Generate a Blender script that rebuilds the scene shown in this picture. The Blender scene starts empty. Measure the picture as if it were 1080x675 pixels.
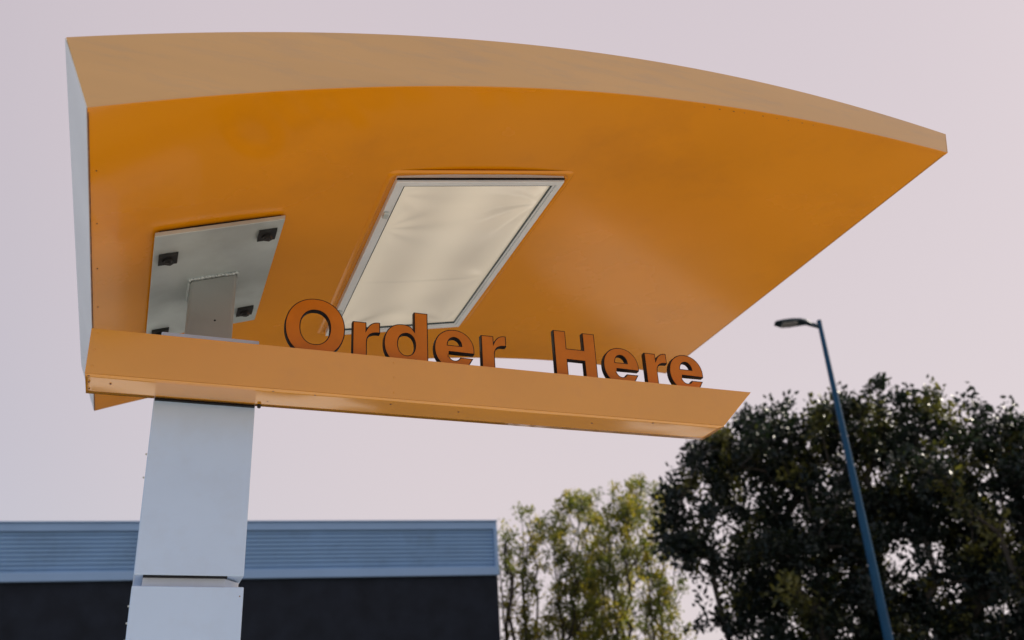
import bpy, bmesh, math, random
import numpy as np
from mathutils import Vector, Matrix
R = math.radians
scene = bpy.context.scene
col = scene.collection

# ------------------------------------------------------------------ camera
CAM_Z = 1.6
TH, RO, YA = 0.453235217, -0.0625375559, -0.390124615
F_PX = 1010.61
cF = Vector((0, math.cos(TH), math.sin(TH)))
cU = Vector((0, -math.sin(TH), math.cos(TH)))
cR = Vector((1, 0, 0))
cR2 = cR*math.cos(RO) + cU*math.sin(RO)
cU2 = -cR*math.sin(RO) + cU*math.cos(RO)
cam_d = bpy.data.cameras.new('camera')
cam = bpy.data.objects.new('camera', cam_d); col.objects.link(cam)
m = Matrix((cR2, cU2, -cF)).transposed().to_4x4()
m.translation = (0, 0, CAM_Z)
cam.matrix_world = m
cam_d.sensor_width = 36; cam_d.lens = 36*F_PX/1080
cam_d.clip_start = 0.05; cam_d.clip_end = 3000
cam_d.dof.use_dof = True
cam_d.dof.focus_distance = 3.1
cam_d.dof.aperture_fstop = 2.8
scene.camera = cam

# ------------------------------------------------------------------ light
SUN_EL, SUN_AZ = 36.0, 62.0        # azimuth measured from +Y towards +X
w = bpy.data.worlds.new('World'); scene.world = w; w.use_nodes = True
nt = w.node_tree; nt.nodes.clear()
out = nt.nodes.new('ShaderNodeOutputWorld'); bg = nt.nodes.new('ShaderNodeBackground')
sky = nt.nodes.new('ShaderNodeTexSky'); sky.sky_type = 'NISHITA'; sky.sun_disc = False
sky.sun_elevation = R(SUN_EL); sky.sun_rotation = R(SUN_AZ)
sky.air_density = 1.0; sky.dust_density = 2.0; sky.ozone_density = 1.0
mix = nt.nodes.new('ShaderNodeMixRGB'); mix.blend_type = 'MIX'; 
# the milky veil is thick towards the sun and thins out to clearer blue sky behind the viewer
wtc = nt.nodes.new('ShaderNodeTexCoord'); wdot = nt.nodes.new('ShaderNodeVectorMath'); wdot.operation = 'DOT_PRODUCT'
wdot.inputs[1].default_value = (math.sin(R(SUN_AZ))*math.cos(R(SUN_EL)), math.cos(R(SUN_AZ))*math.cos(R(SUN_EL)), math.sin(R(SUN_EL)))
nt.links.new(wtc.outputs['Generated'], wdot.inputs[0])
wmr = nt.nodes.new('ShaderNodeMapRange'); wmr.interpolation_type = 'SMOOTHSTEP'
wmr.inputs[1].default_value = -0.4; wmr.inputs[2].default_value = 0.55; wmr.inputs[3].default_value = 0.25; wmr.inputs[4].default_value = 0.93
nt.links.new(wdot.outputs['Value'], wmr.inputs[0]); nt.links.new(wmr.outputs[0], mix.inputs[0])
mix.inputs[2].default_value = (5.0, 4.4, 4.6, 1)      # thin milky cloud veil, same scale as the sky texture
sep = nt.nodes.new('ShaderNodeSeparateXYZ'); nt.links.new(wtc.outputs['Generated'], sep.inputs[0])
hz = nt.nodes.new('ShaderNodeMapRange'); hz.inputs[1].default_value = 0.0; hz.inputs[2].default_value = 0.7
nt.links.new(sep.outputs['Z'], hz.inputs[0])
veil = nt.nodes.new('ShaderNodeMixRGB'); veil.inputs[1].default_value = (5.5, 4.8, 4.82, 1); veil.inputs[2].default_value = (4.85, 4.22, 4.48, 1)
nt.links.new(hz.outputs[0], veil.inputs[0]); nt.links.new(veil.outputs[0], mix.inputs[2])
nt.links.new(sky.outputs[0], mix.inputs[1]); nt.links.new(mix.outputs[0], bg.inputs[0])
bg.inputs[1].default_value = 0.14
nt.links.new(bg.outputs[0], out.inputs[0])
sd = bpy.data.lights.new('sun', 'SUN'); sd.energy = 5.0; sd.angle = R(0.6); sd.color = (1, 0.92, 0.78)
so = bpy.data.objects.new('sun', sd); col.objects.link(so)
sdir = Vector((math.sin(R(SUN_AZ))*math.cos(R(SUN_EL)), math.cos(R(SUN_AZ))*math.cos(R(SUN_EL)), math.sin(R(SUN_EL))))
so.rotation_euler = sdir.to_track_quat('Z', 'Y').to_euler(); so.location = (20, 20, 30)
vs = scene.view_settings
vs.view_transform = 'Standard'; vs.look = 'None'; vs.gamma = 1; vs.exposure = 0.0; vs.use_curve_mapping = False

# ------------------------------------------------------------------ materials
def mat(name, base, rough=0.5, var=0.08, nscale=6.0, spec=0.5, metal=0.0, bump=0.0, bscale=30.0, coat=0.0, bdet=2.0,
        dirt=None, dscale=3.0, damt=0.25, rvar=0.0, stretch=(1, 1, 1)):
    mt = bpy.data.materials.new(name); mt.use_nodes = True
    t = mt.node_tree; b = t.nodes['Principled BSDF']
    tc = t.nodes.new('ShaderNodeTexCoord'); mp = t.nodes.new('ShaderNodeMapping')
    mp.inputs['Scale'].default_value = stretch
    t.links.new(tc.outputs['Object'], mp.inputs[0])
    n = t.nodes.new('ShaderNodeTexNoise'); n.inputs['Scale'].default_value = nscale; n.inputs['Detail'].default_value = 6
    t.links.new(mp.outputs[0], n.inputs['Vector'])
    rp = t.nodes.new('ShaderNodeMapRange'); rp.inputs[1].default_value = 0.3; rp.inputs[2].default_value = 0.7
    rp.inputs[3].default_value = 1-var; rp.inputs[4].default_value = 1+var
    t.links.new(n.outputs[0], rp.inputs[0])
    mu = t.nodes.new('ShaderNodeVectorMath'); mu.operation = 'SCALE'
    mu.inputs[0].default_value = base[:3]
    t.links.new(rp.outputs[0], mu.inputs['Scale'])
    last = mu.outputs[0]
    if dirt:
        dn = t.nodes.new('ShaderNodeTexNoise'); dn.inputs['Scale'].default_value = dscale; dn.inputs['Detail'].default_value = 8
        dn.inputs['Roughness'].default_value = 0.65
        t.links.new(mp.outputs[0], dn.inputs['Vector'])
        dr = t.nodes.new('ShaderNodeMapRange'); dr.inputs[1].default_value = 0.5; dr.inputs[2].default_value = 0.75
        dr.inputs[4].default_value = damt
        t.links.new(dn.outputs[0], dr.inputs[0])
        mx = t.nodes.new('ShaderNodeMixRGB'); mx.inputs[2].default_value = (*dirt, 1)
        t.links.new(dr.outputs[0], mx.inputs[0]); t.links.new(last, mx.inputs[1]); last = mx.outputs[0]
    t.links.new(last, b.inputs['Base Color'])
    b.inputs['Roughness'].default_value = rough
    if rvar:
        r2 = t.nodes.new('ShaderNodeMapRange'); r2.inputs[1].default_value = 0.3; r2.inputs[2].default_value = 0.7
        r2.inputs[3].default_value = rough-rvar; r2.inputs[4].default_value = rough+rvar
        t.links.new(n.outputs[0], r2.inputs[0]); t.links.new(r2.outputs[0], b.inputs['Roughness'])
    b.inputs['Metallic'].default_value = metal
    b.inputs['Specular IOR Level'].default_value = spec
    b.inputs['Coat Weight'].default_value = coat
    b.inputs['Coat Roughness'].default_value = 0.15; b.inputs['Coat IOR'].default_value = 1.75
    if bump:
        bn = t.nodes.new('ShaderNodeTexNoise'); bn.inputs['Scale'].default_value = bscale; bn.inputs['Detail'].default_value = bdet
        t.links.new(mp.outputs[0], bn.inputs['Vector'])
        bp = t.nodes.new('ShaderNodeBump'); bp.inputs['Strength'].default_value = 1.0; bp.inputs['Distance'].default_value = bump
        t.links.new(bn.outputs[0], bp.inputs['Height']); t.links.new(bp.outputs[0], b.inputs['Normal'])
    return mt

M = {}
M['soffit'] = mat('glossy_orange_paint', (0.83, 0.312, 0.001), rough=0.24, var=0.05, nscale=1.5, spec=0.2, bump=0.03, bscale=1.1, bdet=0.0, coat=0.55,
                  dirt=(0.30, 0.10, 0.02), dscale=2.2, damt=0.18, rvar=0.06)
M['fascia'] = mat('faded_orange_paint', (0.71, 0.405, 0.12), rough=0.34, coat=0.6, var=0.05, nscale=2.0, spec=0.75, bump=0.002, bscale=3,
                  dirt=(0.36, 0.27, 0.20), dscale=5, damt=0.38, stretch=(0.6, 1, 4))
M['bar'] = mat('sign_bar_paint', (0.74, 0.325, 0.012), rough=0.27, coat=0.4, var=0.05, nscale=3, spec=0.75, bump=0.004, bscale=4,
               dirt=(0.30, 0.13, 0.05), dscale=6, damt=0.15)
M['bar_under'] = mat('sign_bar_sheet', (0.86, 0.36, 0.003), rough=0.2, var=0.05, nscale=3, spec=0.5, bump=0.008, bscale=4, bdet=0.0, coat=1.0)
M['bar_under'].node_tree.nodes['Principled BSDF'].inputs['Coat IOR'].default_value = 2.3
M['bar_under'].node_tree.nodes['Principled BSDF'].inputs['Coat Roughness'].default_value = 0.1
M['bar_under'].node_tree.nodes['Principled BSDF'].inputs['Coat IOR'].default_value = 2.2
M['soffit'].node_tree.nodes['Principled BSDF'].inputs['Coat Roughness'].default_value = 0.10
M['post'] = mat('post_primer_grey', (0.36, 0.39, 0.38), rough=0.4, var=0.06, nscale=4, metal=0.2, dirt=(0.2, 0.2, 0.19), dscale=6, damt=0.25)
M['face'] = mat('letter_face_acrylic', (0.58, 0.17, 0.001), rough=0.3, var=0.1, nscale=12, spec=0.3)
M['black'] = mat('letter_and_shade_black', (0.006, 0.006, 0.008), rough=0.5, spec=0.2, var=0.2)
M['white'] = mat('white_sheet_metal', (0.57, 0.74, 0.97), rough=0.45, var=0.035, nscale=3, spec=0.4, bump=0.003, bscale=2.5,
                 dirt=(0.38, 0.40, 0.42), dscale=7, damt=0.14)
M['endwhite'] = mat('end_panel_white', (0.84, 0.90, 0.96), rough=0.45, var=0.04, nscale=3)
M['galv'] = mat('galvanised_steel', (0.58, 0.66, 0.66), rough=0.38, var=0.16, nscale=5, metal=0.35, bump=0.001, bscale=20,
                dirt=(0.35, 0.36, 0.35), dscale=4, damt=0.3)
M['bolt'] = mat('dark_bolt_steel', (0.035, 0.035, 0.035), rough=0.45, var=0.3, nscale=40, metal=0.5)
M['frame'] = mat('aluminium_frame', (0.78, 0.83, 0.86), rough=0.4, var=0.05, spec=0.5)
M['rivet'] = mat('rivet_brown', (0.20, 0.08, 0.03), rough=0.5, var=0.3)
M['seam'] = mat('seam_sealant', (0.22, 0.09, 0.03), rough=0.8, var=0.5, nscale=30)
M['core'] = mat('pillar_core_paint', (0.62, 0.68, 0.76), rough=0.5)
M['parapet'] = mat('blue_grey_cladding', (0.30, 0.49, 0.72), rough=0.45, var=0.06, nscale=0.8, spec=0.35,
                   dirt=(0.10, 0.15, 0.22), dscale=1.3, damt=0.3)
M['trim'] = mat('blue_grey_trim', (0.34, 0.52, 0.76), rough=0.45, var=0.04, nscale=1, spec=0.35)
M['bwall'] = mat('dark_render_wall', (0.013, 0.018, 0.028), rough=0.75, var=0.3, nscale=2.0, bump=0.006, bscale=12, spec=0.3)
M['lampblue'] = mat('blue_pole_paint', (0.006, 0.065, 0.14), rough=0.4, var=0.12, nscale=3, spec=0.25)
M['lamphead'] = mat('lamp_head_grey', (0.035, 0.06, 0.075), rough=0.4, var=0.1, spec=0.4)
M['lens'] = mat('lamp_lens', (0.45, 0.45, 0.45), rough=0.3, var=0.2, nscale=20)
M['bark'] = mat('bark', (0.075, 0.065, 0.055), rough=0.9, var=0.35, nscale=8, bump=0.03, bscale=14, spec=0.2, stretch=(1, 1, 0.3))
M['asphalt'] = mat('asphalt', (0.055, 0.055, 0.058), rough=0.9, var=0.25, nscale=3, bump=0.01, bscale=60, spec=0.2)
M['concrete'] = mat('pale_concrete', (0.50, 0.475, 0.43), rough=0.85, var=0.1, nscale=2, bump=0.004, bscale=50,
                    dirt=(0.2, 0.19, 0.18), dscale=1.2, damt=0.35, spec=0.25)
M['kerb'] = mat('kerb_concrete', (0.38, 0.37, 0.35), rough=0.85, var=0.12, nscale=4, bump=0.004, bscale=40)
M['yellow'] = mat('yellow_marking_paint', (0.65, 0.42, 0.05), rough=0.6, var=0.15, nscale=8)
M['soil'] = mat('planting_bed_soil', (0.07, 0.06, 0.04), rough=0.95, var=0.4, nscale=5, bump=0.03, bscale=20)

# wrinkled acrylic sheet of the canopy light
def diffuser_mat():
    mt = mat('light_diffuser_sheet', (0.80, 0.765, 0.69), rough=0.2, var=0.03, nscale=2, spec=0.5)
    t = mt.node_tree; b = t.nodes['Principled BSDF']
    b.inputs['Coat Weight'].default_value = 1.0; b.inputs['Coat Roughness'].default_value = 0.1
    # two tubes glowing faintly behind the sheet
    tc = t.nodes.new('ShaderNodeTexCoord'); sp = t.nodes.new('ShaderNodeSeparateXYZ'); t.links.new(tc.outputs['Object'], sp.inputs[0])
    ma = t.nodes.new('ShaderNodeMath'); ma.operation = 'MULTIPLY_ADD'; ma.inputs[1].default_value = 2*math.pi/0.27; ma.inputs[2].default_value = -2*math.pi/0.27*(0.8025-0.135)
    t.links.new(sp.outputs[0], ma.inputs[0])
    sn = t.nodes.new('ShaderNodeMath'); sn.operation = 'COSINE'; t.links.new(ma.outputs[0], sn.inputs[0])
    mr = t.nodes.new('ShaderNodeMapRange'); mr.inputs[1].default_value = -1; mr.inputs[2].default_value = 1; mr.inputs[3].default_value = 0.29; mr.inputs[4].default_value = 0.19
    t.links.new(sn.outputs[0], mr.inputs[0]); t.links.new(mr.outputs[0], b.inputs['Emission Strength'])
    b.inputs['Emission Color'].default_value = (1.0, 0.87, 0.64, 1)
    return mt
M['diffuser'] = diffuser_mat()

def leaf_mat(name, c1, c2, c3, trans=0.35):
    mt = bpy.data.materials.new(name); mt.use_nodes = True
    t = mt.node_tree; t.nodes.clear()
    o = t.nodes.new('ShaderNodeOutputMaterial')
    at = t.nodes.new('ShaderNodeAttribute'); at.attribute_name = 'tone'
    cr = t.nodes.new('ShaderNodeValToRGB')
    cr.color_ramp.elements[0].color = (*c1, 1); cr.color_ramp.elements[1].color = (*c3, 1)
    e = cr.color_ramp.elements.new(0.6); e.color = (*c2, 1)
    t.links.new(at.outputs['Fac'], cr.inputs[0])
    p = t.nodes.new('ShaderNodeBsdfPrincipled'); p.inputs['Roughness'].default_value = 0.42
    p.inputs['Specular IOR Level'].default_value = 0.4
    tr = t.nodes.new('ShaderNodeBsdfTranslucent')
    hs = t.nodes.new('ShaderNodeVectorMath'); hs.operation = 'MULTIPLY'; hs.inputs[1].default_value = (1.8, 1.9, 0.8)
    t.links.new(cr.outputs[0], hs.inputs[0]); t.links.new(hs.outputs[0], tr.inputs[0])
    t.links.new(cr.outputs[0], p.inputs['Base Color'])
    mx = t.nodes.new('ShaderNodeMixShader'); mx.inputs[0].default_value = trans
    t.links.new(p.outputs[0], mx.inputs[1]); t.links.new(tr.outputs[0], mx.inputs[2])
    t.links.new(mx.outputs[0], o.inputs[0])
    return mt
M['leaf_dark'] = leaf_mat('dark_glossy_leaves', (0.007, 0.014, 0.013), (0.014, 0.024, 0.015), (0.17, 0.16, 0.035), 0.20)
M['leaf_light'] = leaf_mat('yellow_green_leaves', (0.035, 0.055, 0.026), (0.13, 0.14, 0.036), (0.40, 0.31, 0.06), 0.46)

# ------------------------------------------------------------------ helpers
def obj(name, bm_or_mesh, material, parent=None, smooth=False, bevel=0.0):
    if isinstance(bm_or_mesh, bmesh.types.BMesh):
        me = bpy.data.meshes.new(name)
        bmesh.ops.recalc_face_normals(bm_or_mesh, faces=bm_or_mesh.faces)
        bm_or_mesh.to_mesh(me); bm_or_mesh.free()
    else:
        me = bm_or_mesh
    o = bpy.data.objects.new(name, me); col.objects.link(o)
    for mm in (material if isinstance(material, list) else [material]): me.materials.append(mm)
    if smooth:
        for p in me.polygons: p.use_smooth = True
    if bevel:
        bv = o.modifiers.new('bevel', 'BEVEL'); bv.width = bevel; bv.segments = 2; bv.limit_method = 'ANGLE'; bv.angle_limit = R(35)
    if parent: o.parent = parent
    return o
def thing(name, label, cat, loc=(0, 0, 0), rz=0, group=None):
    o = bpy.data.objects.new(name, None); col.objects.link(o); o.location = loc; o.rotation_euler = (0, 0, rz)
    o.empty_display_size = 0.2
    o['label'] = label; o['category'] = cat
    if group: o['group'] = group
    return o
def structure(o): o['kind'] = 'structure'; return o
def prism(bm, pts_a, pts_b):
    """closed solid between two equal-length loops"""
    n = len(pts_a)
    a = [bm.verts.new(p) for p in pts_a]; b = [bm.verts.new(p) for p in pts_b]
    bm.faces.new(a); bm.faces.new(b[::-1])
    for i in range(n): bm.faces.new((a[i], b[i], b[(i+1) % n], a[(i+1) % n]))
def box(bm, x0, x1, y0, y1, z0, z1):
    prism(bm, [(x0, y0, z0), (x1, y0, z0), (x1, y1, z0), (x0, y1, z0)], [(x0, y0, z1), (x1, y0, z1), (x1, y1, z1), (x0, y1, z1)])
def tube(bm, p0, p1, r0, r1, n=8, cap=True):
    p0 = Vector(p0); p1 = Vector(p1); d = (p1-p0)
    if d.length < 1e-5: return
    q = d.to_track_quat('Z', 'Y')
    a = [bm.verts.new(p0 + q @ Vector((r0*math.cos(2*math.pi*i/n), r0*math.sin(2*math.pi*i/n), 0))) for i in range(n)]
    b = [bm.verts.new(p1 + q @ Vector((r1*math.cos(2*math.pi*i/n), r1*math.sin(2*math.pi*i/n), 0))) for i in range(n)]
    for i in range(n): bm.faces.new((a[i], a[(i+1) % n], b[(i+1) % n], b[i]))
    if cap: bm.faces.new(a[::-1]); bm.faces.new(b)

# canopy coordinates (W along the sign, D away from the viewer) relative to the pillar base
W0, D0 = 0.15, 3.0
Wv = Vector((math.cos(YA), -math.sin(YA), 0)); Dv = Vector((math.sin(YA), math.cos(YA), 0))
base_pt = Wv*W0 + Dv*D0
def L(wv, dv, zv): return (wv-W0, dv-D0, zv+CAM_Z)
def at(px, py, dist):
    """point seen at a photo pixel, at a ground distance in metres"""
    d = cR2*(px-540) - cU2*(py-337.5) + cF*F_PX
    k = dist/math.hypot(d.x, d.y)
    return Vector((d.x*k, d.y*k, d.z*k+CAM_Z))

# ------------------------------------------------------------------ ground
def sheet(name, x0, x1, y0, y1, z, material, parent=None):
    bm = bmesh.new(); vv = [bm.verts.new(p) for p in ((x0, y0, z), (x1, y0, z), (x1, y1, z), (x0, y1, z))]; bm.faces.new(vv)
    return obj(name, bm, material, parent)
structure(sheet('ground', -1500, 1500, -1500, 1500, 0, M['asphalt']))
lane = structure(sheet('drive_lane', -30, 30, -12, -0.75, 0.004, M['concrete']))
lane.location = base_pt; lane.rotation_euler.z = -YA
for (ax0, ax1, ay0, ay1) in ((-30, 30, -0.75, 2.0), (-3.4, 2.0, 6.0, 8.6), (5.3, 6.8, 5.8, 7.4), (-30, 30, 11.5, 13.0)):  # the short slabs are added out of view, to reflect as paint highlights
    slab = structure(sheet('pavement_and_glint_slab', ax0, ax1, ay0, ay1, 0.004, M['concrete']))
    slab.location = base_pt; slab.rotation_euler.z = -YA
mark = structure(sheet('road_marking', -30, 30, -0.95, -0.85, 0.008, M['yellow']))
mark.location = base_pt; mark.rotation_euler.z = -YA
bm = bmesh.new(); box(bm, -2.2, 2.8, -0.6, 1.4, 0.0, 0.14)
isl = structure(obj('kerb_island', bm, M['kerb'], bevel=0.02)); isl.location = base_pt; isl.rotation_euler.z = -YA
bm = bmesh.new(); box(bm, -30, 40, 0, 14, 0.0, 0.12)
bed = structure(obj('planting_bed', bm, M['soil'], bevel=0.03)); bed.location = (5, 19.5, 0)

# ------------------------------------------------------------------ canopy
root = thing('drive_through_canopy', 'orange curved canopy on a pale square pillar with an orange sign bar reading Order Here',
             'canopy', base_pt, -YA)
NW = [-0.217, -0.1, 0.118, 0.358, 0.622, 0.792, 1.065, 1.395, 1.751, 2.136, 2.54]
NZ = [1.499, 1.549, 1.624, 1.697, 1.769, 1.809, 1.864, 1.911, 1.939, 1.948, 1.938]
TW = [-0.29, -0.011, 0.302, 0.653, 1.079, 1.415, 1.777, 2.165, 2.558]
TZ = [1.699, 1.787, 1.876, 1.959, 2.022, 2.055, 2.067, 2.058, 2.021]
pn = np.polyfit(NW, NZ, 4); pt = np.polyfit(TW, TZ, 4)
zb = lambda x: float(np.polyval(pn, x)); zt = lambda x: float(np.polyval(pt, x))
DN, DF = 2.03, 4.08
NS = 64
lo = [(-0.217 + (2.54+0.217)*i/NS) for i in range(NS+1)]
hi = [(-0.29 + (2.558+0.29)*i/NS) for i in range(NS+1)]
# light opening in the soffit
LX0, LX1, LD0, LD1 = 0.655, 1.250, 2.485, 3.672
# soffit skin, 4 mm sheet
bm = bmesh.new()
nd = 24
def grid_skin(bm, xs, zf, d0, d1, nd, thick, zoff=0.0):
    low = [[bm.verts.new(L(x, d0+(d1-d0)*j/nd, zf(x)+zoff)) for j in range(nd+1)] for x in xs]
    top = [[bm.verts.new(L(x, d0+(d1-d0)*j/nd, zf(x)+zoff+thick)) for j in range(nd+1)] for x in xs]
    for i in range(len(xs)-1):
        for j in range(nd):
            bm.faces.new((low[i][j], low[i][j+1], low[i+1][j+1], low[i+1][j]))
            bm.faces.new((top[i][j], top[i+1][j], top[i+1][j+1], top[i][j+1]))
    for i in range(len(xs)-1):
        bm.faces.new((low[i][0], low[i+1][0], top[i+1][0], top[i][0]))
        bm.faces.new((low[i][nd], top[i][nd], top[i+1][nd], low[i+1][nd]))
    for j in range(nd):
        bm.faces.new((low[0][j], top[0][j], top[0][j+1], low[0][j+1]))
        bm.faces.new((low[-1][j], low[-1][j+1], top[-1][j+1], top[-1][j]))
grid_skin(bm, lo, zb, DN+0.002, DF-0.002, nd, 0.004)
soffit = obj('soffit', bm, M['soffit'], root, smooth=False)
for p in soffit.data.polygons: p.use_smooth = True
es = soffit.modifiers.new('edges', 'EDGE_SPLIT'); es.split_angle = R(40)
# roof skin
bm = bmesh.new(); grid_skin(bm, hi, zt, DN+0.003, DF-0.003, 8, 0.004, -0.006)
obj('roof_skin', bm, M['endwhite'], root)
# front and back fascia
def fascia(name, d0, d1, m):
    bm = bmesh.new()
    rows = []
    for i in range(NS+1):
        a = L(lo[i], d0, zb(lo[i])-0.001); b = L(hi[i], d0, zt(hi[i])); c = L(hi[i], d1, zt(hi[i])); d = L(lo[i], d1, zb(lo[i])-0.001)
        rows.append([bm.verts.new(p) for p in (a, b, c, d)])
    for i in range(NS):
        for k in range(4): bm.faces.new((rows[i][k], rows[i][(k+1) % 4], rows[i+1][(k+1) % 4], rows[i+1][k]))
    bm.faces.new(rows[0]); bm.faces.new(rows[-1][::-1])
    o = obj(name, bm, m, root)
    return o
ff = fascia('front_fascia', DN-0.003, DN+0.001, M['fascia'])
fascia('back_fascia', DF-0.001, DF+0.003, M['fascia'])
# bright folded lip where the fascia turns under the soffit
def lip(name, parent, m, d0, d1, z0, z1):
    bm = bmesh.new(); rows = []
    for i in range(NS+1):
        x = lo[i]
        rows.append([bm.verts.new(L(x, d, zb(x)+z)) for d, z in ((d0, z0), (d1, z0), (d1, z1), (d0, z1))])
    for i in range(NS):
        for k in range(4): bm.faces.new((rows[i][k], rows[i][(k+1) % 4], rows[i+1][(k+1) % 4], rows[i+1][k]))
    bm.faces.new(rows[0]); bm.faces.new(rows[-1][::-1])
    return obj(name, bm, m, parent)
lip('folded_lip', ff, M['soffit'], DN-0.0045, DN+0.010, -0.0045, -0.0015)
# end panels
bm = bmesh.new()
prism(bm, [L(-0.217, DN, zb(-0.217)+0.002), L(-0.29, DN, zt(-0.29)-0.002), L(-0.29, DF, zt(-0.29)-0.002), L(-0.217, DF, zb(-0.217)+0.002)],
      [L(-0.220, DN, zb(-0.217)), L(-0.293, DN, zt(-0.29)), L(-0.293, DF, zt(-0.29)), L(-0.220, DF, zb(-0.217))])
obj('side_panel', bm, M['endwhite'], root)
bm = bmesh.new()
prism(bm, [L(2.541, DN-0.003, zb(2.54)-0.001), L(2.559, DN-0.003, zt(2.558)), L(2.559, DF+0.003, zt(2.558)), L(2.541, DF+0.003, zb(2.54)-0.001)],
      [L(2.544, DN-0.003, zb(2.54)-0.001), L(2.562, DN-0.003, zt(2.558)), L(2.562, DF+0.003, zt(2.558)), L(2.544, DF+0.003, zb(2.54)-0.001)])
obj('side_panel', bm, M['fascia'], root)
# grubby sealant in the left seam + a row of screws
rnd = random.Random(5)
bm = bmesh.new()
prism(bm, [L(-0.2175, DN, zb(-0.217)-0.0025), L(-0.2145, DN, zb(-0.2145)-0.0025), L(-0.2145, DF, zb(-0.2145)-0.0025), L(-0.2175, DF, zb(-0.217)-0.0025)],
      [L(-0.2175, DN, zb(-0.217)-0.0005), L(-0.2145, DN, zb(-0.2145)-0.0005), L(-0.2145, DF, zb(-0.2145)-0.0005), L(-0.2175, DF, zb(-0.217)-0.0005)])
obj('seam', bm, M['seam'], soffit)
def disc(bm, c, axis, r, t, n=10):
    c = Vector(c); axis = Vector(axis).normalized(); tube(bm, c, c+axis*t, r, r*0.7, n)
for k in range(5):
    bm = bmesh.new(); d = 2.3+k*0.27
    disc(bm, L(-0.200, d, zb(-0.200)-0.0005), (0, 0, -1), 0.0022, 0.002)
    obj('screw', bm, M['seam'], soffit)
for k in range(9):   # screw heads and chips along the front seam
    x = 1.55+k*0.055+rnd.uniform(-.01, .01); bm = bmesh.new()
    disc(bm, L(x, DN+0.013, zb(x)-0.0005), (0, 0, -1), rnd.uniform(0.002, 0.0045), 0.002)
    obj('screw', bm, M['seam'], soffit)

# ---- light fixture, lying on the chord of the curved soffit
def zf(x):
    a, b = zb(LX0), zb(LX1)
    return a + (b-a)*(x-LX0)/(LX1-LX0)
fix = bpy.data.objects.new('light_fixture', None); col.objects.link(fix); fix.parent = root
def rim(bm, x0, x1, d0, d1, wd, z0, z1):
    """rectangular ring following the chord plane, lower face at z0, upper at z1 relative to it"""
    o_ = [(x0, d0), (x1, d0), (x1, d1), (x0, d1)]; i_ = [(x0+wd, d0+wd), (x1-wd, d0+wd), (x1-wd, d1-wd), (x0+wd, d1-wd)]
    V = {}
    for nm, ring in (('o', o_), ('i', i_)):
        for lv, z in (('b', z0), ('t', z1)):
            V[nm+lv] = [bm.verts.new(L(x, d, zf(x)+z)) for x, d in ring]
    for k in range(4):
        j = (k+1) % 4
        bm.faces.new((V['ob'][k], V['ob'][j], V['ib'][j], V['ib'][k])); bm.faces.new((V['ot'][k], V['it'][k], V['it'][j], V['ot'][j]))
        bm.faces.new((V['ob'][k], V['ot'][k], V['ot'][j], V['ob'][j])); bm.faces.new((V['ib'][k], V['ib'][j], V['it'][j], V['it'][k]))
bm = bmesh.new(); rim(bm, LX0, LX1, LD0, LD1, 0.022, -0.024, 0.03)
fr = obj('frame', bm, M['frame'], fix, bevel=0.002)
bm = bmesh.new(); rim(bm, LX0+0.0225, LX1-0.0225, LD0+0.0225, LD1-0.0225, 0.009, -0.019, 0.0)
obj('inner_frame', bm, M['frame'], fix, bevel=0.0015)
bm = bmesh.new(); rim(bm, LX0+0.0318, LX1-0.0318, LD0+0.0318, LD1-0.0318, 0.003, -0.0175, 0.0)
obj('dark_joint_strip', bm, M['lamphead'], fix)
# wrinkled clear sheet
bm = bmesh.new()
nx, ny = 60, 110
x0, x1, d0_, d1_ = LX0+0.033, LX1-0.033, LD0+0.033, LD1-0.033
rows = []
def wr(u, v):
    e = min(u, 1-u, v, 1-v); edge = min(1, e*10)
    z = 0.0030*math.sin(math.pi*u)*math.sin(math.pi*v)
    # tension creases fanning from the corners and the right edge
    for (cu, cv, am, k, ph, fall) in ((1.0, 0.12, 0.0026, 17, 0.3, 3.2), (1.0, 0.62, 0.0014, 13, 1.3, 3.0), (0.0, 0.05, 0.0030, 20, 0.8, 4.5), (0.0, 0.25, 0.0022, 26, 2.0, 5.5), (0.9, 1.0, 0.0024, 26, 2.2, 3.2), (0.0, 1.0, 0.0032, 22, 0.2, 2.6)):
        du, dv = (u-cu)*0.55, (v-cv)*1.15
        r_ = math.hypot(du, dv); a = math.atan2(dv, du)
        z += am*math.sin(a*k*0.35+ph+2*math.sin(r_*5))*math.exp(-r_*fall)*min(1, r_*9)
    z += 0.0009*math.sin(v*9+u*3)*math.sin(u*5+1)
    return z*edge*1.4
for i in range(nx+1):
    u = i/nx; x = x0+(x1-x0)*u
    rows.append([bm.verts.new(L(x, d0_+(d1_-d0_)*j/ny, zf(x)-0.010-wr(u, j/ny))) for j in range(ny+1)])
for i in range(nx):
    for j in range(ny): bm.faces.new((rows[i][j], rows[i][j+1], rows[i+1][j+1], rows[i+1][j]))
df = obj('diffuser', bm, M['diffuser'], fix, smooth=True)
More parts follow.
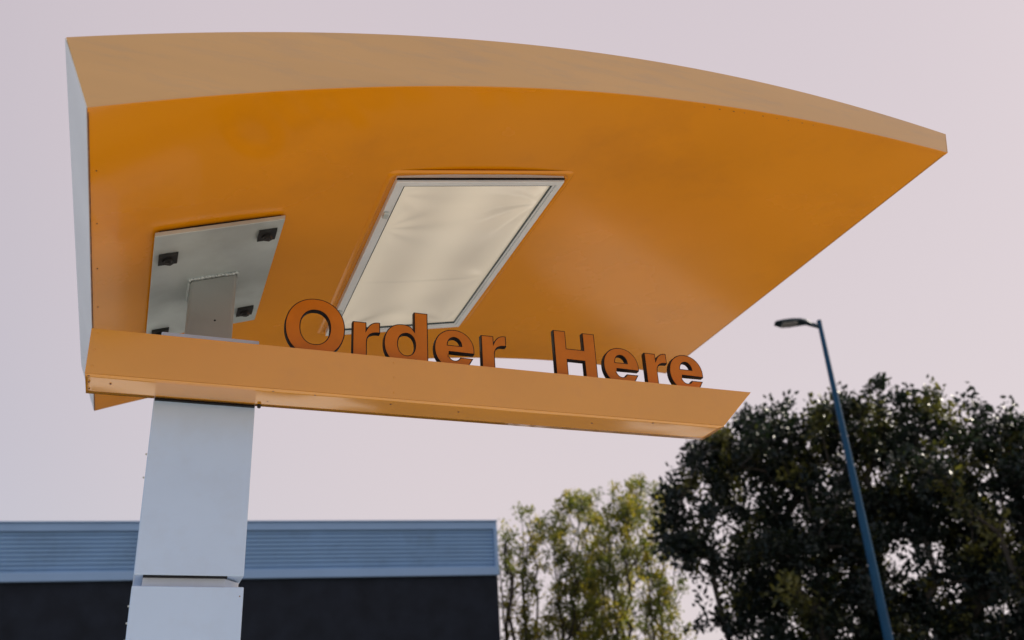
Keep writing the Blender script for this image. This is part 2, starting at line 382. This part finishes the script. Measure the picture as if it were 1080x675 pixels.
# pressed orange flange round the opening
def loopfl(bm, off, z, n=8, rad=0.03):
    pts = []
    for (cx, cd, a0) in ((LX1+off-rad, LD1+off-rad, 0), (LX0-off+rad, LD1+off-rad, 90), (LX0-off+rad, LD0-off+rad, 180), (LX1+off-rad, LD0-off+rad, 270)):
        for k in range(n+1):
            a = R(a0+90*k/n); x = cx+rad*math.cos(a); d = cd+rad*math.sin(a)
            pts.append(bm.verts.new(L(x, d, zb(x)+z)))
    return pts
bm = bmesh.new()
l = [loopfl(bm, 0.034, 0.0), loopfl(bm, 0.027, -0.006), loopfl(bm, 0.018, -0.006), loopfl(bm, 0.012, 0.001), ]
for a, b in zip(l, l[1:]):
    for k in range(len(a)): bm.faces.new((a[k], a[(k+1) % len(a)], b[(k+1) % len(a)], b[k]))
obj('flange', bm, M['soffit'], soffit, smooth=True)
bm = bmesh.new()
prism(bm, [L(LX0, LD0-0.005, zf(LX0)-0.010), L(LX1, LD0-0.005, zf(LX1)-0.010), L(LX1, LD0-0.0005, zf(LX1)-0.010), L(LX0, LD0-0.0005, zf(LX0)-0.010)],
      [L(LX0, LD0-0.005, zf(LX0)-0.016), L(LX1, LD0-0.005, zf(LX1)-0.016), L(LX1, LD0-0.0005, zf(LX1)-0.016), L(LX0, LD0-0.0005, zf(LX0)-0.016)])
obj('shadow_gap', bm, M['black'], fix)  # solid black strip in place of the shaded gap along the frame
for dd in (2.66, 3.42):
    bm = bmesh.new(); box(bm, *[LX0-W0+0.002, LX0-W0+0.020], dd-D0, dd-D0+0.03, zf(LX0)-0.036+CAM_Z, zf(LX0)-0.0245+CAM_Z)
    obj('latch', bm, M['galv'], fix, bevel=0.002)

# ---- mounting plate, post
def zp(x): return 1.54 + (x+0.045)*(0.1275/0.38)
plate = None
bm = bmesh.new()
pw0, pw1, pd0, pd1 = -0.045, 0.335, 2.66, 3.41
prism(bm, [L(pw0, pd0, zp(pw0)), L(pw1, pd0, zp(pw1)), L(pw1, pd1, zp(pw1)), L(pw0, pd1, zp(pw0))],
      [L(pw0, pd0, zp(pw0)+0.016), L(pw1, pd0, zp(pw1)+0.016), L(pw1, pd1, zp(pw1)+0.016), L(pw0, pd1, zp(pw0)+0.016)])
plate = obj('mounting_plate', bm, M['galv'], root, bevel=0.002)
bm = bmesh.new()
pq = 0.012
prism(bm, [L(pw0+pq, pd0+pq, zp(pw0+pq)+0.017), L(pw1-pq, pd0+pq, zp(pw1-pq)+0.017), L(pw1-pq, pd1-pq, zp(pw1-pq)+0.017), L(pw0+pq, pd1-pq, zp(pw0+pq)+0.017)],
      [L(pw0+pq, pd0+pq, zb(pw0+pq)+0.012), L(pw1-pq, pd0+pq, zb(pw1-pq)+0.012), L(pw1-pq, pd1-pq, zb(pw1-pq)+0.012), L(pw0+pq, pd1-pq, zb(pw0+pq)+0.012)])
obj('spacer', bm, M['bolt'], plate)
for (x, d) in ((0.000, 2.80), (0.290, 2.735), (0.287, 3.30), (0.002, 3.36)):
    bm = bmesh.new()
    zz = zp(x); s = 0.028
    prism(bm, [L(x-s, d-s, zp(x-s)-0.012), L(x+s, d-s, zp(x+s)-0.012), L(x+s, d+s, zp(x+s)-0.012), L(x-s, d+s, zp(x-s)-0.012)],
          [L(x-s, d-s, zp(x-s)-0.0006), L(x+s, d-s, zp(x+s)-0.0006), L(x+s, d+s, zp(x+s)-0.0006), L(x-s, d+s, zp(x-s)-0.0006)])
    c = Vector(L(x, d, zz-0.012)); tube(bm, c, c-Vector((0, 0, 0.010)), 0.017, 0.017, 6); tube(bm, c-Vector((0, 0, 0.0101)), c-Vector((0, 0, 0.014)), 0.009, 0.008, 10)
    obj('nut', bm, M['bolt'], plate)
bm = bmesh.new()
qx0, qx1, qd0, qd1 = 0.079, 0.225, 2.98, 3.14
prism(bm, [L(qx0, qd0, 0.2), L(qx1, qd0, 0.2), L(qx1, qd1, 0.2), L(qx0, qd1, 0.2)],
      [L(qx0, qd0, zp(qx0)-0.001), L(qx1, qd0, zp(qx1)-0.001), L(qx1, qd1, zp(qx1)-0.001), L(qx0, qd1, zp(qx0)-0.001)])
post = obj('post', bm, M['post'], root, bevel=0.010)
bm = bmesh.new(); rw = random.Random(3)
pts = [L(qx0-.003, qd1, zp(qx0)-.003), L(qx0-.003, qd0-.003, zp(qx0)-.003), L(qx1+.003, qd0-.003, zp(qx1)-.003), L(qx1+.003, qd1, zp(qx1)-.003)]
for a, b in zip(pts, pts[1:]):
    a = Vector(a); b = Vector(b); n = 14
    pr = a
    for k in range(1, n+1):
        q = a.lerp(b, k/n) + Vector((0, 0, rw.uniform(-.0015, .0015)))
        tube(bm, pr, q, rw.uniform(.004, .0065), rw.uniform(.004, .0065), 6); pr = q
obj('weld_bead', bm, M['galv'], post, smooth=True)
bm = bmesh.new(); disc(bm, L(0.166, qd0, 1.44), (0, -1, 0), 0.0035, 0.002); obj('drain_hole', bm, M['black'], post)

# ---- pillar covers
PX0, PX1, PD0, PD1 = 0.006, 0.2995, 2.852, 3.152
def cover(name, z0, z1, x0=PX0, x1=PX1):
    bm = bmesh.new()
    a, b = L(x0, PD0, z0), L(x1, PD1, z1)
    box(bm, a[0], b[0], a[1], b[1], a[2], b[2])
    return obj(name, bm, M['white'], root, bevel=0.003)
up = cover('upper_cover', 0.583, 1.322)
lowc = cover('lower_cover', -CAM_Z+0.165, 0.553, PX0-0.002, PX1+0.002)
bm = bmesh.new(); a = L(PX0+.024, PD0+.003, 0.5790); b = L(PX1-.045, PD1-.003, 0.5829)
box(bm, a[0], b[0], a[1], b[1], a[2], b[2]); obj('hollow_shade_slab', bm, M['black'], up)  # black slab standing in for the shade inside the hollow cover
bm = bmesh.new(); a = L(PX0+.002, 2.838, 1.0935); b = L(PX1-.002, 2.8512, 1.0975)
box(bm, a[0], b[0], a[1], b[1], a[2], b[2]); obj('dark_joint_strip', bm, M['black'], up)  # black strip drawing in the gap and contact shadow behind the bar
bm = bmesh.new(); disc(bm, L(PX1+0.010, 2.835, 1.099), (0, 0, -1), 0.007, 0.010, 6); obj('bolt', bm, M['bolt'], up)
bm = bmesh.new()
cz0, cz1 = 0.5535, 0.5785
prof = [(PX0+0.024, PD0+0.018), (PX1-0.050, PD0+0.018), (PX1-0.006, PD0+0.075), (PX1-0.006, PD1-0.03), (PX0+0.024, PD1-0.03)]
prism(bm, [L(x, d, cz0) for x, d in prof], [L(x, d, cz1) for x, d in prof]); obj('pillar_core', bm, M['core'], root)
bm = bmesh.new(); a = L(PX0-0.06, PD0-0.06, -CAM_Z+0.1405); b = L(PX1+0.06, PD1+0.06, -CAM_Z+0.1645)
box(bm, a[0], b[0], a[1], b[1], a[2], b[2]); obj('base_plate', bm, M['galv'], root, bevel=0.003)
for z, own in ((0.93, up), (0.86, up), (0.50, lowc), (0.455, lowc), (0.41, lowc)):
    bm = bmesh.new(); a = L(PX0-0.0065, PD0+0.010, z)
    tube(bm, a, (a[0]+0.005, a[1], a[2]), 0.0022, 0.0035, 8)
    obj('rivet', bm, M['galv'], own)
bm = bmesh.new(); disc(bm, L(PX1-0.008, PD0, 0.527), (0, -1, 0), 0.002, 0.0015); obj('rivet', bm, M['rivet'], lowc)

# ---- sign bar: closed sheet-metal box, right end raked
BD0, BD1, BZ0, BZ1 = 2.70, 2.849, 1.102, 1.240
bm = bmesh.new()
t = 0.003
# front skin
prism(bm, [L(-0.182, BD0, BZ0), L(1.892, BD0, BZ0), L(2.029, BD0, BZ1), L(-0.182, BD0, BZ1)],
      [L(-0.182, BD0+t, BZ0), L(1.892, BD0+t, BZ0), L(2.029, BD0+t, BZ1), L(-0.182, BD0+t, BZ1)])
bar = obj('sign_bar', bm, M['bar'], root)
bm = bmesh.new()   # under skin, gently oil-canned
nu, nv = 120, 6
g = []
for i in range(nu+1):
    x = -0.1815+(1.9075+0.166)*i/nu
    g.append([bm.verts.new(L(x, BD0+0.0004+(BD1-BD0)*j/nv, BZ0-0.0005-0.0012*math.sin(math.pi*j/nv)*(math.sin(x*7)+0.6*math.sin(x*17+1)))) for j in range(nv+1)])
for i in range(nu):
    for j in range(nv): bm.faces.new((g[i][j], g[i][j+1], g[i+1][j+1], g[i+1][j]))
un = obj('underside', bm, M['bar_under'], bar, smooth=True)
sm = un.modifiers.new('thickness', 'SOLIDIFY'); sm.thickness = 0.002; sm.offset = -1
bm = bmesh.new()
prism(bm, [L(-0.181, BD0+0.0035, BZ1-0.004), L(2.024, BD0+0.0035, BZ1-0.004), L(2.024, BD1-0.0035, BZ1-0.004), L(-0.181, BD1-0.0035, BZ1-0.004)],
      [L(-0.181, BD0+0.0035, BZ1-0.001), L(2.026, BD0+0.0035, BZ1-0.001), L(2.026, BD1-0.0035, BZ1-0.001), L(-0.181, BD1-0.0035, BZ1-0.001)])
obj('top_sheet', bm, M['bar'], bar)
bm = bmesh.new()
prism(bm, [L(-0.182, BD1-t, BZ0+.002), L(1.892, BD1-t, BZ0+.002), L(2.029, BD1-t, BZ1), L(-0.182, BD1-t, BZ1)],
      [L(-0.182, BD1, BZ0+.002), L(1.892, BD1, BZ0+.002), L(2.029, BD1, BZ1), L(-0.182, BD1, BZ1)])
obj('back_sheet', bm, M['bar'], bar)
bm = bmesh.new()
prism(bm, [L(1.889, BD0+.0035, BZ0+.003), L(2.026, BD0+.0035, BZ1-.005), L(2.026, BD1-.0035, BZ1-.005), L(1.889, BD1-.0035, BZ0+.003)],
      [L(1.886, BD0+.0035, BZ0+.003), L(2.022, BD0+.0035, BZ1-.005), L(2.022, BD1-.0035, BZ1-.005), L(1.886, BD1-.0035, BZ0+.003)])
obj('end_cap', bm, M['bar'], bar); bm = bmesh.new()
box(bm, *[v for p in zip(L(-0.181, BD0+.0035, BZ0+.004), L(-0.178, BD1-.0035, BZ1-.005)) for v in p])
obj('end_cap', bm, M['bar'], bar)
rv = [(-0.166, z, 'f') for z in (1.226, 1.175, 1.125)] + [(0.700, z, 'f') for z in (1.222, 1.172, 1.121)] + \
     [(-0.172, d, 'u') for d in (2.712, 2.760, 2.812)] + [(-0.115, 2.762, 'u'), (0.70, 2.745, 'u'), (0.93, 2.765, 'u'), (0.335, 2.715, 'u'), (0.46, 2.72, 'u'), (0.33, 2.80, 'u'), (1.41, 2.77, 'u'), (1.62, 2.725, 'u')]
for x, q, s in rv:
    bm = bmesh.new()
    if s == 'f': disc(bm, L(x, BD0-0.0001, q), (0, -1, 0), 0.0032, 0.0015)
    else: disc(bm, L(x, q, BZ0-0.0022), (0, 0, -1), 0.0034, 0.0016)
    obj('rivet', bm, M['bar'] if s == 'f' else M['rivet'], bar)

# ---- letters
def ell(cx, cz, rx, rz, a0, a1, n=40, p=2.25):
    o = []
    for k in range(n+1):
        a = R(a0+(a1-a0)*k/n); c, s = math.cos(a), math.sin(a)
        o.append((cx+rx*math.copysign(abs(c)**(2/p), c), cz+rz*math.copysign(abs(s)**(2/p), s)))
    return o
def bez(p0, p1, p2, p3, n=12):
    return [tuple((1-t_)**3*a+3*(1-t_)**2*t_*b+3*(1-t_)*t_*t_*c+t_**3*d for a, b, c, d in zip(p0, p1, p2, p3)) for t_ in [i/n for i in range(n+1)]]
def g_O(): return [ell(.0945, .0935, .0945, .1015, 0, 357.5, 70, 2.1), ell(.0945, .0945, .0465, .0585, 0, 357, 60, 2.15)]
def g_r(): return [[(0, 0), (.047, 0)] + bez((.047, .060), (.047, .086), (.062, .098), (.090, .0955)) + [(.090, .1345)] + bez((.090, .1345), (.070, .137), (.055, .128), (.045, .107))[1:] + [(.045, .131), (0, .131)]]
def g_d():
    o = [(.148, 0), (.148, .187), (.101, .187), (.101, .119)] + ell(.062, .067, .062, .0715, 58, 302, 50, 2.15)[1:-1] + [(.104, .012), (.104, 0)]
    return [o, ell(.0755, .067, .0285, .0385, 0, 356, 44, 2.15)]
def g_e():
    o = ell(.0695, .067, .0695, .0715, -9, 318, 70, 2.1)
    o += [(.1345, .0395), (.0925, .0395)] + ell(.070, .064, .0245, .037, -38, -172, 24, 2.15)
    o += [(.0455, .0565)]
    hole = [(.0465, .0815)] + [(.0935, .0815)] + ell(.070, .0815, .0233, .0275, 4, 176, 24, 2.0)
    return [o, hole]
def g_H(): return [[(0, 0), (.0465, 0), (.0465, .0715), (.111, .0715), (.111, 0), (.158, 0), (.158, .181), (.111, .181), (.111, .1145), (.0465, .1145), (.0465, .181), (0, .181)]]
def extrude_glyph(loops, depth, offset):
    cu = bpy.data.curves.new('g', 'CURVE'); cu.dimensions = '2D'; cu.fill_mode = 'BOTH'; cu.extrude = depth/2; cu.offset = offset
    for lp in loops:
        q = [lp[0]]
        for p in lp[1:]:
            if math.hypot(p[0]-q[-1][0], p[1]-q[-1][1]) > 4e-4: q.append(p)
        s = cu.splines.new('POLY'); s.points.add(len(q)-1); s.use_cyclic_u = True
        for k, p in enumerate(q): s.points[k].co = (p[0], p[1], 0, 1)
    o = bpy.data.objects.new('g', cu); col.objects.link(o)
    me = bpy.data.meshes.new_from_object(o.evaluated_get(bpy.context.evaluated_depsgraph_get()))
    bpy.data.objects.remove(o); bpy.data.curves.remove(cu)
    me.materials.clear()
    return me
LD, LZ = 2.740, 1.2425
for gl, x in ((g_O, .362), (g_r, .575), (g_d, .677), (g_e, .846), (g_r, 1.010), (g_H, 1.278), (g_e, 1.462), (g_r, 1.629), (g_e, 1.725)):
    me = extrude_glyph(gl(), 0.018, 0.0)
    loc = L(x, LD+0.0105, LZ)
    b_ = obj('letter', me, M['black'], bar); b_.location = loc; b_.rotation_euler = (R(90), 0, 0)
    me2 = extrude_glyph(gl(), 0.0015, -0.0034)
    f_ = obj('letter_face', me2, M['face'], b_); f_.location = (0, 0, 0.0099)

# ------------------------------------------------------------------ building behind
bld = thing('commercial_building', 'low dark-walled building with a ribbed blue-grey parapet band', 'building')
YB = R(-13.5)
nB = Vector((math.sin(YB), math.cos(YB), 0)); aB = Vector((-math.cos(YB), math.sin(YB), 0))   # aB runs to the left
cor = Vector((-0.765, 24.5, 0))
ZT, ZL = 6.205+CAM_Z, 4.813+CAM_Z
bld.location = cor; bld.rotation_euler = (0, 0, -YB)
LB = 46.0
# local: x negative to the left, y going back
bm = bmesh.new(); box(bm, -LB, 0.0, 0.0, 20, 0.0, ZL+0.02); obj('wall', bm, M['bwall'], bld)
bm = bmesh.new()     # horizontal ribbed sheet
prof = []; z = ZL+0.20; pitch = 0.0995; n = 0
ztop = ZT-0.225
while z < ztop:
    for dz, dy in ((0.0, 0.0), (0.046, -0.001), (0.052, 0.05), (0.092, 0.05)):
        if z+dz < ztop: prof.append((z+dz, dy))
    z += pitch
prof.append((ztop, 0.0))
A = [bm.verts.new((-LB, dy, zz)) for zz, dy in prof]; B = [bm.verts.new((-0.06, dy, zz)) for zz, dy in prof]
for k in range(len(prof)-1): bm.faces.new((A[k], B[k], B[k+1], A[k+1]))
obj('ribbed_cladding', bm, M['parapet'], bld)
bm = bmesh.new(); box(bm, -LB, 0.03, -0.06, 0.06, ZT-0.225, ZT-0.03); box(bm, -LB, 0.045, -0.11, 0.30, ZT-0.03, ZT); obj('coping', bm, M['trim'], bld, bevel=0.01)
bm = bmesh.new(); box(bm, -LB, 0.03, -0.10, -0.003, ZL, ZL+0.20); obj('base_trim', bm, M['trim'], bld, bevel=0.01)
bm = bmesh.new(); box(bm, -0.06, 0.03, -0.085, 0.05, ZL+0.201, ZT-0.226); obj('corner_trim', bm, M['trim'], bld)
bm = bmesh.new(); box(bm, -LB, -0.001, 0.061, 19.9, ZL+0.021, ZT-0.25); obj('roof', bm, M['parapet'], bld)

# ------------------------------------------------------------------ street lamp
lb = at(940, 675, 17.5); lt = at(862, 340, 17.5)
lx = Vector(((lb.x+lt.x)/2, (lb.y+lt.y)/2, 0))
lamp = thing('street_lamp', 'tall tapering blue lamp post with a flat dark head in front of the dense tree', 'street lamp', lx)
bm = bmesh.new()
HT = lt.z
for k in range(12):
    r0 = 0.100-0.058*k/12; r1 = 0.100-0.058*(k+1)/12
    tube(bm, (0, 0, HT*k/12), (0, 0, HT*(k+1)/12), r0, r1, 20, cap=(k == 11 or k == 0))
obj('pole', bm, M['lampblue'], lamp, smooth=False)
bm = bmesh.new(); tube(bm, (0, 0, HT), (0, 0, HT+0.03), 0.046, 0.045, 20); obj('pole_cap', bm, M['lampblue'], lamp)
bm = bmesh.new(); tube(bm, (0, 0, 0.003), (0, 0, 0.05), 0.22, 0.2, 24); obj('base_flange', bm, M['galv'], lamp)
hd = at(820, 338.5, 17.3) - Vector((lx.x, lx.y, 0)) - Vector((0, 0, HT)); hv = Vector((hd.x, hd.y, 0)).normalized()
sv = Vector((-hv.y, hv.x, 0))
# head profile: neck, widening body, blunt nose, slightly tilted up
bm = bmesh.new(); secs = []
for (s, wd, zl, zh) in ((0.03, .04, -.12, -.05), (0.16, .045, -.06, -.005), (0.24, .075, -.01, .06), (0.36, .14, .012, .08), (0.52, .17, .012, .085), (0.68, .165, .015, .078), (0.80, .11, .04, .07), (0.83, .08, .045, .06)):
    c = hv*s
    secs.append([bm.verts.new(c+sv*a+Vector((0, 0, b))) for a, b in ((-wd, zl), (wd, zl), (wd*1.0, zl*.6+zh*.4), (wd*.6, zh), (-wd*.6, zh), (-wd, zl*.6+zh*.4))])
for a, b in zip(secs, secs[1:]):
    for k in range(6): bm.faces.new((a[k], a[(k+1) % 6], b[(k+1) % 6], b[k]))
bm.faces.new(secs[0]); bm.faces.new(secs[-1][::-1])
hdo = obj('lamp_head', bm, M['lamphead'], lamp); hdo.location = (0, 0, HT)
bm = bmesh.new()
def pl(s, a, z): return tuple(hv*s+sv*a+Vector((0, 0, z)))
prism(bm, [pl(.42, -.10, .01), pl(.70, -.10, .018), pl(.70, .10, .018), pl(.42, .10, .01)], [pl(.42, -.10, -.012), pl(.70, -.10, -.002), pl(.70, .10, -.002), pl(.42, .10, -.012)])
obj('lens', bm, M['lens'], hdo)

# ------------------------------------------------------------------ trees
def build_tree(name, label, base, blobs, nclust, leaves_per, leaf, clr, seed, mleaf, trunk_r, fork_z, cat='tree', group=None,
               tone_lo=0.0, tone_hi=1.0, droop=0.0, stems=1, lim_r=1.0, minr=0.006, leader=0.0, tone_pow=1.0, upright=0.0):
    rs = np.random.RandomState(seed)
    rt = thing(name, label, cat, base, 0, group)
    base = np.array(base)
    bl = np.array([[*b[0], *b[1]] for b in blobs], float)      # centre, radii
    vol = bl[:, 3]*bl[:, 4]*bl[:, 5]
    idx = rs.choice(len(bl), nclust, p=vol**0.7/(vol**0.7).sum())
    dr = rs.normal(size=(nclust, 3)); dr /= np.linalg.norm(dr, axis=1)[:, None]
    rr = rs.uniform(0, 1, nclust)**(1/2.4)
    C = bl[idx, :3] + dr*rr[:, None]*bl[idx, 3:] - base
    C = C[C[:, 2] > fork_z*0.8]
    # branch graph: each cluster joins the nearest node nearer to the fork
    forks = [np.array([0, 0, fork_z])]
    nodes = [np.array([0, 0, 0.]), forks[0]]; parent = [-1, 0]
    if leader:
        zz = fork_z; ln = 1; wob = np.zeros(2)
        while zz < leader:
            zz += 0.55; wob = wob+rs.normal(0, 0.03, 2)
            nodes.append(np.array([wob[0], wob[1], zz])); parent.append(ln); ln = len(nodes)-1
    order = np.argsort(np.linalg.norm(C-forks[0], axis=1))
    for i in order:
        P = np.array(nodes[1:]); c = C[i]
        dist = np.linalg.norm(P-c, axis=1)
        up = np.maximum(0, P[:, 2]-c[2])
        k = int(np.argmin(dist+1.2*up+upright*np.maximum(0, np.linalg.norm((P-c)[:, :2], axis=1)*1.6-(c[2]-P[:, 2]))+0.25*np.linalg.norm(P-forks[0], axis=1)))+1
        pnt = nodes[k]; L_ = np.linalg.norm(c-pnt)
        if L_ > 0.9:
            mid = (pnt+c)/2 + rs.normal(0, 0.10*L_, 3) + np.array([0, 0, (-0.05 if not upright else -0.12)*L_])
            nodes.append(mid); parent.append(k); k = len(nodes)-1
        nodes.append(c); parent.append(k)
    cnt = np.ones(len(nodes))
    for i in range(len(nodes)-1, 0, -1):
        cnt[parent[i]] += cnt[i]
    rad = trunk_r*(cnt/cnt[0])**0.5*lim_r; rad[0] = trunk_r*1.35; rad[1] = trunk_r
    rad = np.maximum(rad, minr)
    bm = bmesh.new()
    for i in range(1, len(nodes)):
        pi = parent[i]
        nseg = 6 if pi == 0 else 1
        r0 = rad[pi] if pi == 0 else min(rad[pi], rad[i]*1.35)
        pts = [nodes[pi]*(1-k/nseg)+nodes[i]*(k/nseg) for k in range(nseg+1)]
        if pi == 0:
            for k in range(1, nseg): pts[k] = pts[k]+np.array([*rs.normal(0, trunk_r*0.25, 2), 0])
        for k in range(nseg):
            tube(bm, pts[k], pts[k+1], r0+(rad[i]-r0)*k/nseg, r0+(rad[i]-r0)*(k+1)/nseg, 9 if rad[i] > .04 else 5, cap=False)
    obj('trunk', bm, M['bark'], rt, smooth=True)
    # leaves
    n = len(C)*leaves_per
    ci = np.repeat(np.arange(len(C)), leaves_per)
    cr = clr*rs.uniform(0.6, 1.3, len(C)); tone_c = tone_lo+(tone_hi-tone_lo)*rs.uniform(0, 1, len(C))**tone_pow
    # clusters made of small twigs
    ntw = 9
    tw = rs.normal(size=(len(C), ntw, 3)); tw[:, :, 2] += 0.35+upright*0.9; tw /= np.linalg.norm(tw, axis=2)[:, :, None]
    ti = rs.randint(0, ntw, n); s = rs.uniform(0.15, 1.0, n)
    pos = C[ci] + tw[ci, ti]*(s*cr[ci])[:, None] + rs.normal(0, 0.16*clr, (n, 3))
    pos[:, 2] -= droop*s*s*cr[ci]
    ax = tw[ci, ti]*0.6 + rs.normal(0, 0.6, (n, 3)); ax[:, 2] -= droop; ax /= np.linalg.norm(ax, axis=1)[:, None]
    sd_ = rs.normal(size=(n, 3)); sd_ -= ax*np.sum(ax*sd_, axis=1)[:, None]; sd_ /= np.linalg.norm(sd_, axis=1)[:, None]
    nr = np.cross(ax, sd_)
    ll = leaf*rs.uniform(0.65, 1.25, n)[:, None]; lw = ll*0.27
    v = np.empty((n, 6, 3))
    v[:, 0] = pos; v[:, 1] = pos+ax*ll*0.35+sd_*lw+nr*ll*0.06; v[:, 2] = pos+ax*ll*0.75+sd_*lw*0.7+nr*ll*0.03
    v[:, 3] = pos+ax*ll-nr*ll*0.08; v[:, 4] = pos+ax*ll*0.75-sd_*lw*0.7+nr*ll*0.03; v[:, 5] = pos+ax*ll*0.35-sd_*lw+nr*ll*0.06
    me = bpy.data.meshes.new('crown')
    me.vertices.add(n*6); me.vertices.foreach_set('co', v.reshape(-1))
    me.loops.add(n*8); me.polygons.add(n*2)
    b0 = np.arange(n)[:, None]*6
    li = np.concatenate([b0+0, b0+1, b0+2, b0+3, b0+0, b0+3, b0+4, b0+5], axis=1)
    me.loops.foreach_set('vertex_index', li.reshape(-1).astype(np.int32))
    me.polygons.foreach_set('loop_start', (np.arange(n*2)*4).astype(np.int32))
    me.polygons.foreach_set('loop_total', np.full(n*2, 4, np.int32))
    me.update(calc_edges=True)
    tone = np.clip(tone_c[ci]*0.75 + rs.uniform(0, 0.35, n)*1.0, 0, 1)
    a = me.attributes.new('tone', 'FLOAT', 'POINT'); a.data.foreach_set('value', np.repeat(tone, 6).astype(np.float32))
    obj('crown', me, mleaf, rt)
    return rt
def blobs_px(lst, dist):
    """crown lobes given as pixel centre, half sizes in pixels and depth half size in metres"""
    o = []
    for (x, y, rx, ry, rd, dd) in lst:
        c = at(x, y, dist+dd); s = (dist+dd)/math.cos(R(26))/F_PX*1.0
        v = Vector((c.x, c.y, c.z-CAM_Z)); s = v.length/F_PX
        o.append(((c.x, c.y, c.z), (rx*s, rd, ry*s)))
    return o
big = blobs_px([(738, 520, 32, 30, 1.4, -1), (722, 560, 20, 36, 1.3, -1), (735, 590, 20, 20, 1.0, -1), (766, 456, 20, 20, 1.2, 0), (762, 482, 26, 24, 1.3, 0), (790, 500, 44, 44, 1.8, 0), (842, 466, 45, 40, 1.8, 0), (800, 580, 50, 60, 2, 0),
                (905, 455, 50, 34, 1.8, 0), (955, 458, 36, 34, 1.8, 0), (880, 540, 60, 60, 2.2, 0), (960, 520, 60, 60, 2.2, 0), (840, 640, 90, 60, 2.2, 0),
                (950, 630, 80, 60, 2.2, 0), (1040, 478, 42, 30, 1.6, .5), (1040, 436, 8, 20, .5, .5), (1008, 446, 12, 18, .6, .5), (1050, 560, 60, 70, 2, .5), (1040, 650, 60, 60, 2, .5),
                (1078, 468, 26, 26, 1.2, .5), (1110, 505, 50, 46, 2, .5), (1120, 600, 60, 80, 2, .5), (850, 720, 90, 50, 2.2, 0), (980, 730, 100, 50, 2.2, 0)], 22)
bb = at(915, 700, 22)
build_tree('broadleaf_tree', 'large dense dark green tree rising behind the blue lamp post', (bb.x, bb.y, 0.1), big, 690, 140, 0.13, 0.42, 11, M['leaf_dark'], 0.30, 2.1, tone_pow=1.9)
def slim(px, top, half, dist, seed, label, n=110, per=60):
    bs = []
    ys = top+14; rr_ = random.Random(seed)
    while ys < 720:
        f = min(1, 0.55+(ys-top)/90)
        bs.append((px+rr_.uniform(-.3, .3)*half, ys, half*f*0.85, 16, 0.8, rr_.uniform(-.5, .5)))
        ys += 20
    b = at(px, 700, dist); tp = at(px, top+8, dist)
    build_tree('slender_tree', label, (b.x, b.y, 0.1), blobs_px(bs, dist), n, per, 0.088, 0.29, seed, M['leaf_light'], 0.085, 1.6,
               group='slender trees beside the dark building', droop=0.0, upright=1.0, leader=tp.z-0.75, minr=0.009)
slim(538, 552, 9, 25.5, 31, 'thin wispy young tree right beside the corner of the dark building', 32, 40)
slim(557, 534, 16, 26, 21, 'narrow sparse tree standing second from the dark building', 66, 42)
slim(596, 524, 31, 27, 22, 'yellow-green slender tree standing third from the dark building', 185, 52)
slim(626, 526, 24, 28, 25, 'shorter slender tree between the two tallest slender trees', 130, 52)
slim(655, 508, 33, 26.5, 23, 'tallest and fullest of the slender trees, left of the dense dark tree', 190, 50)
slim(694, 512, 31, 28, 24, 'slender tree half hidden behind the left edge of the dense dark tree', 165, 50)
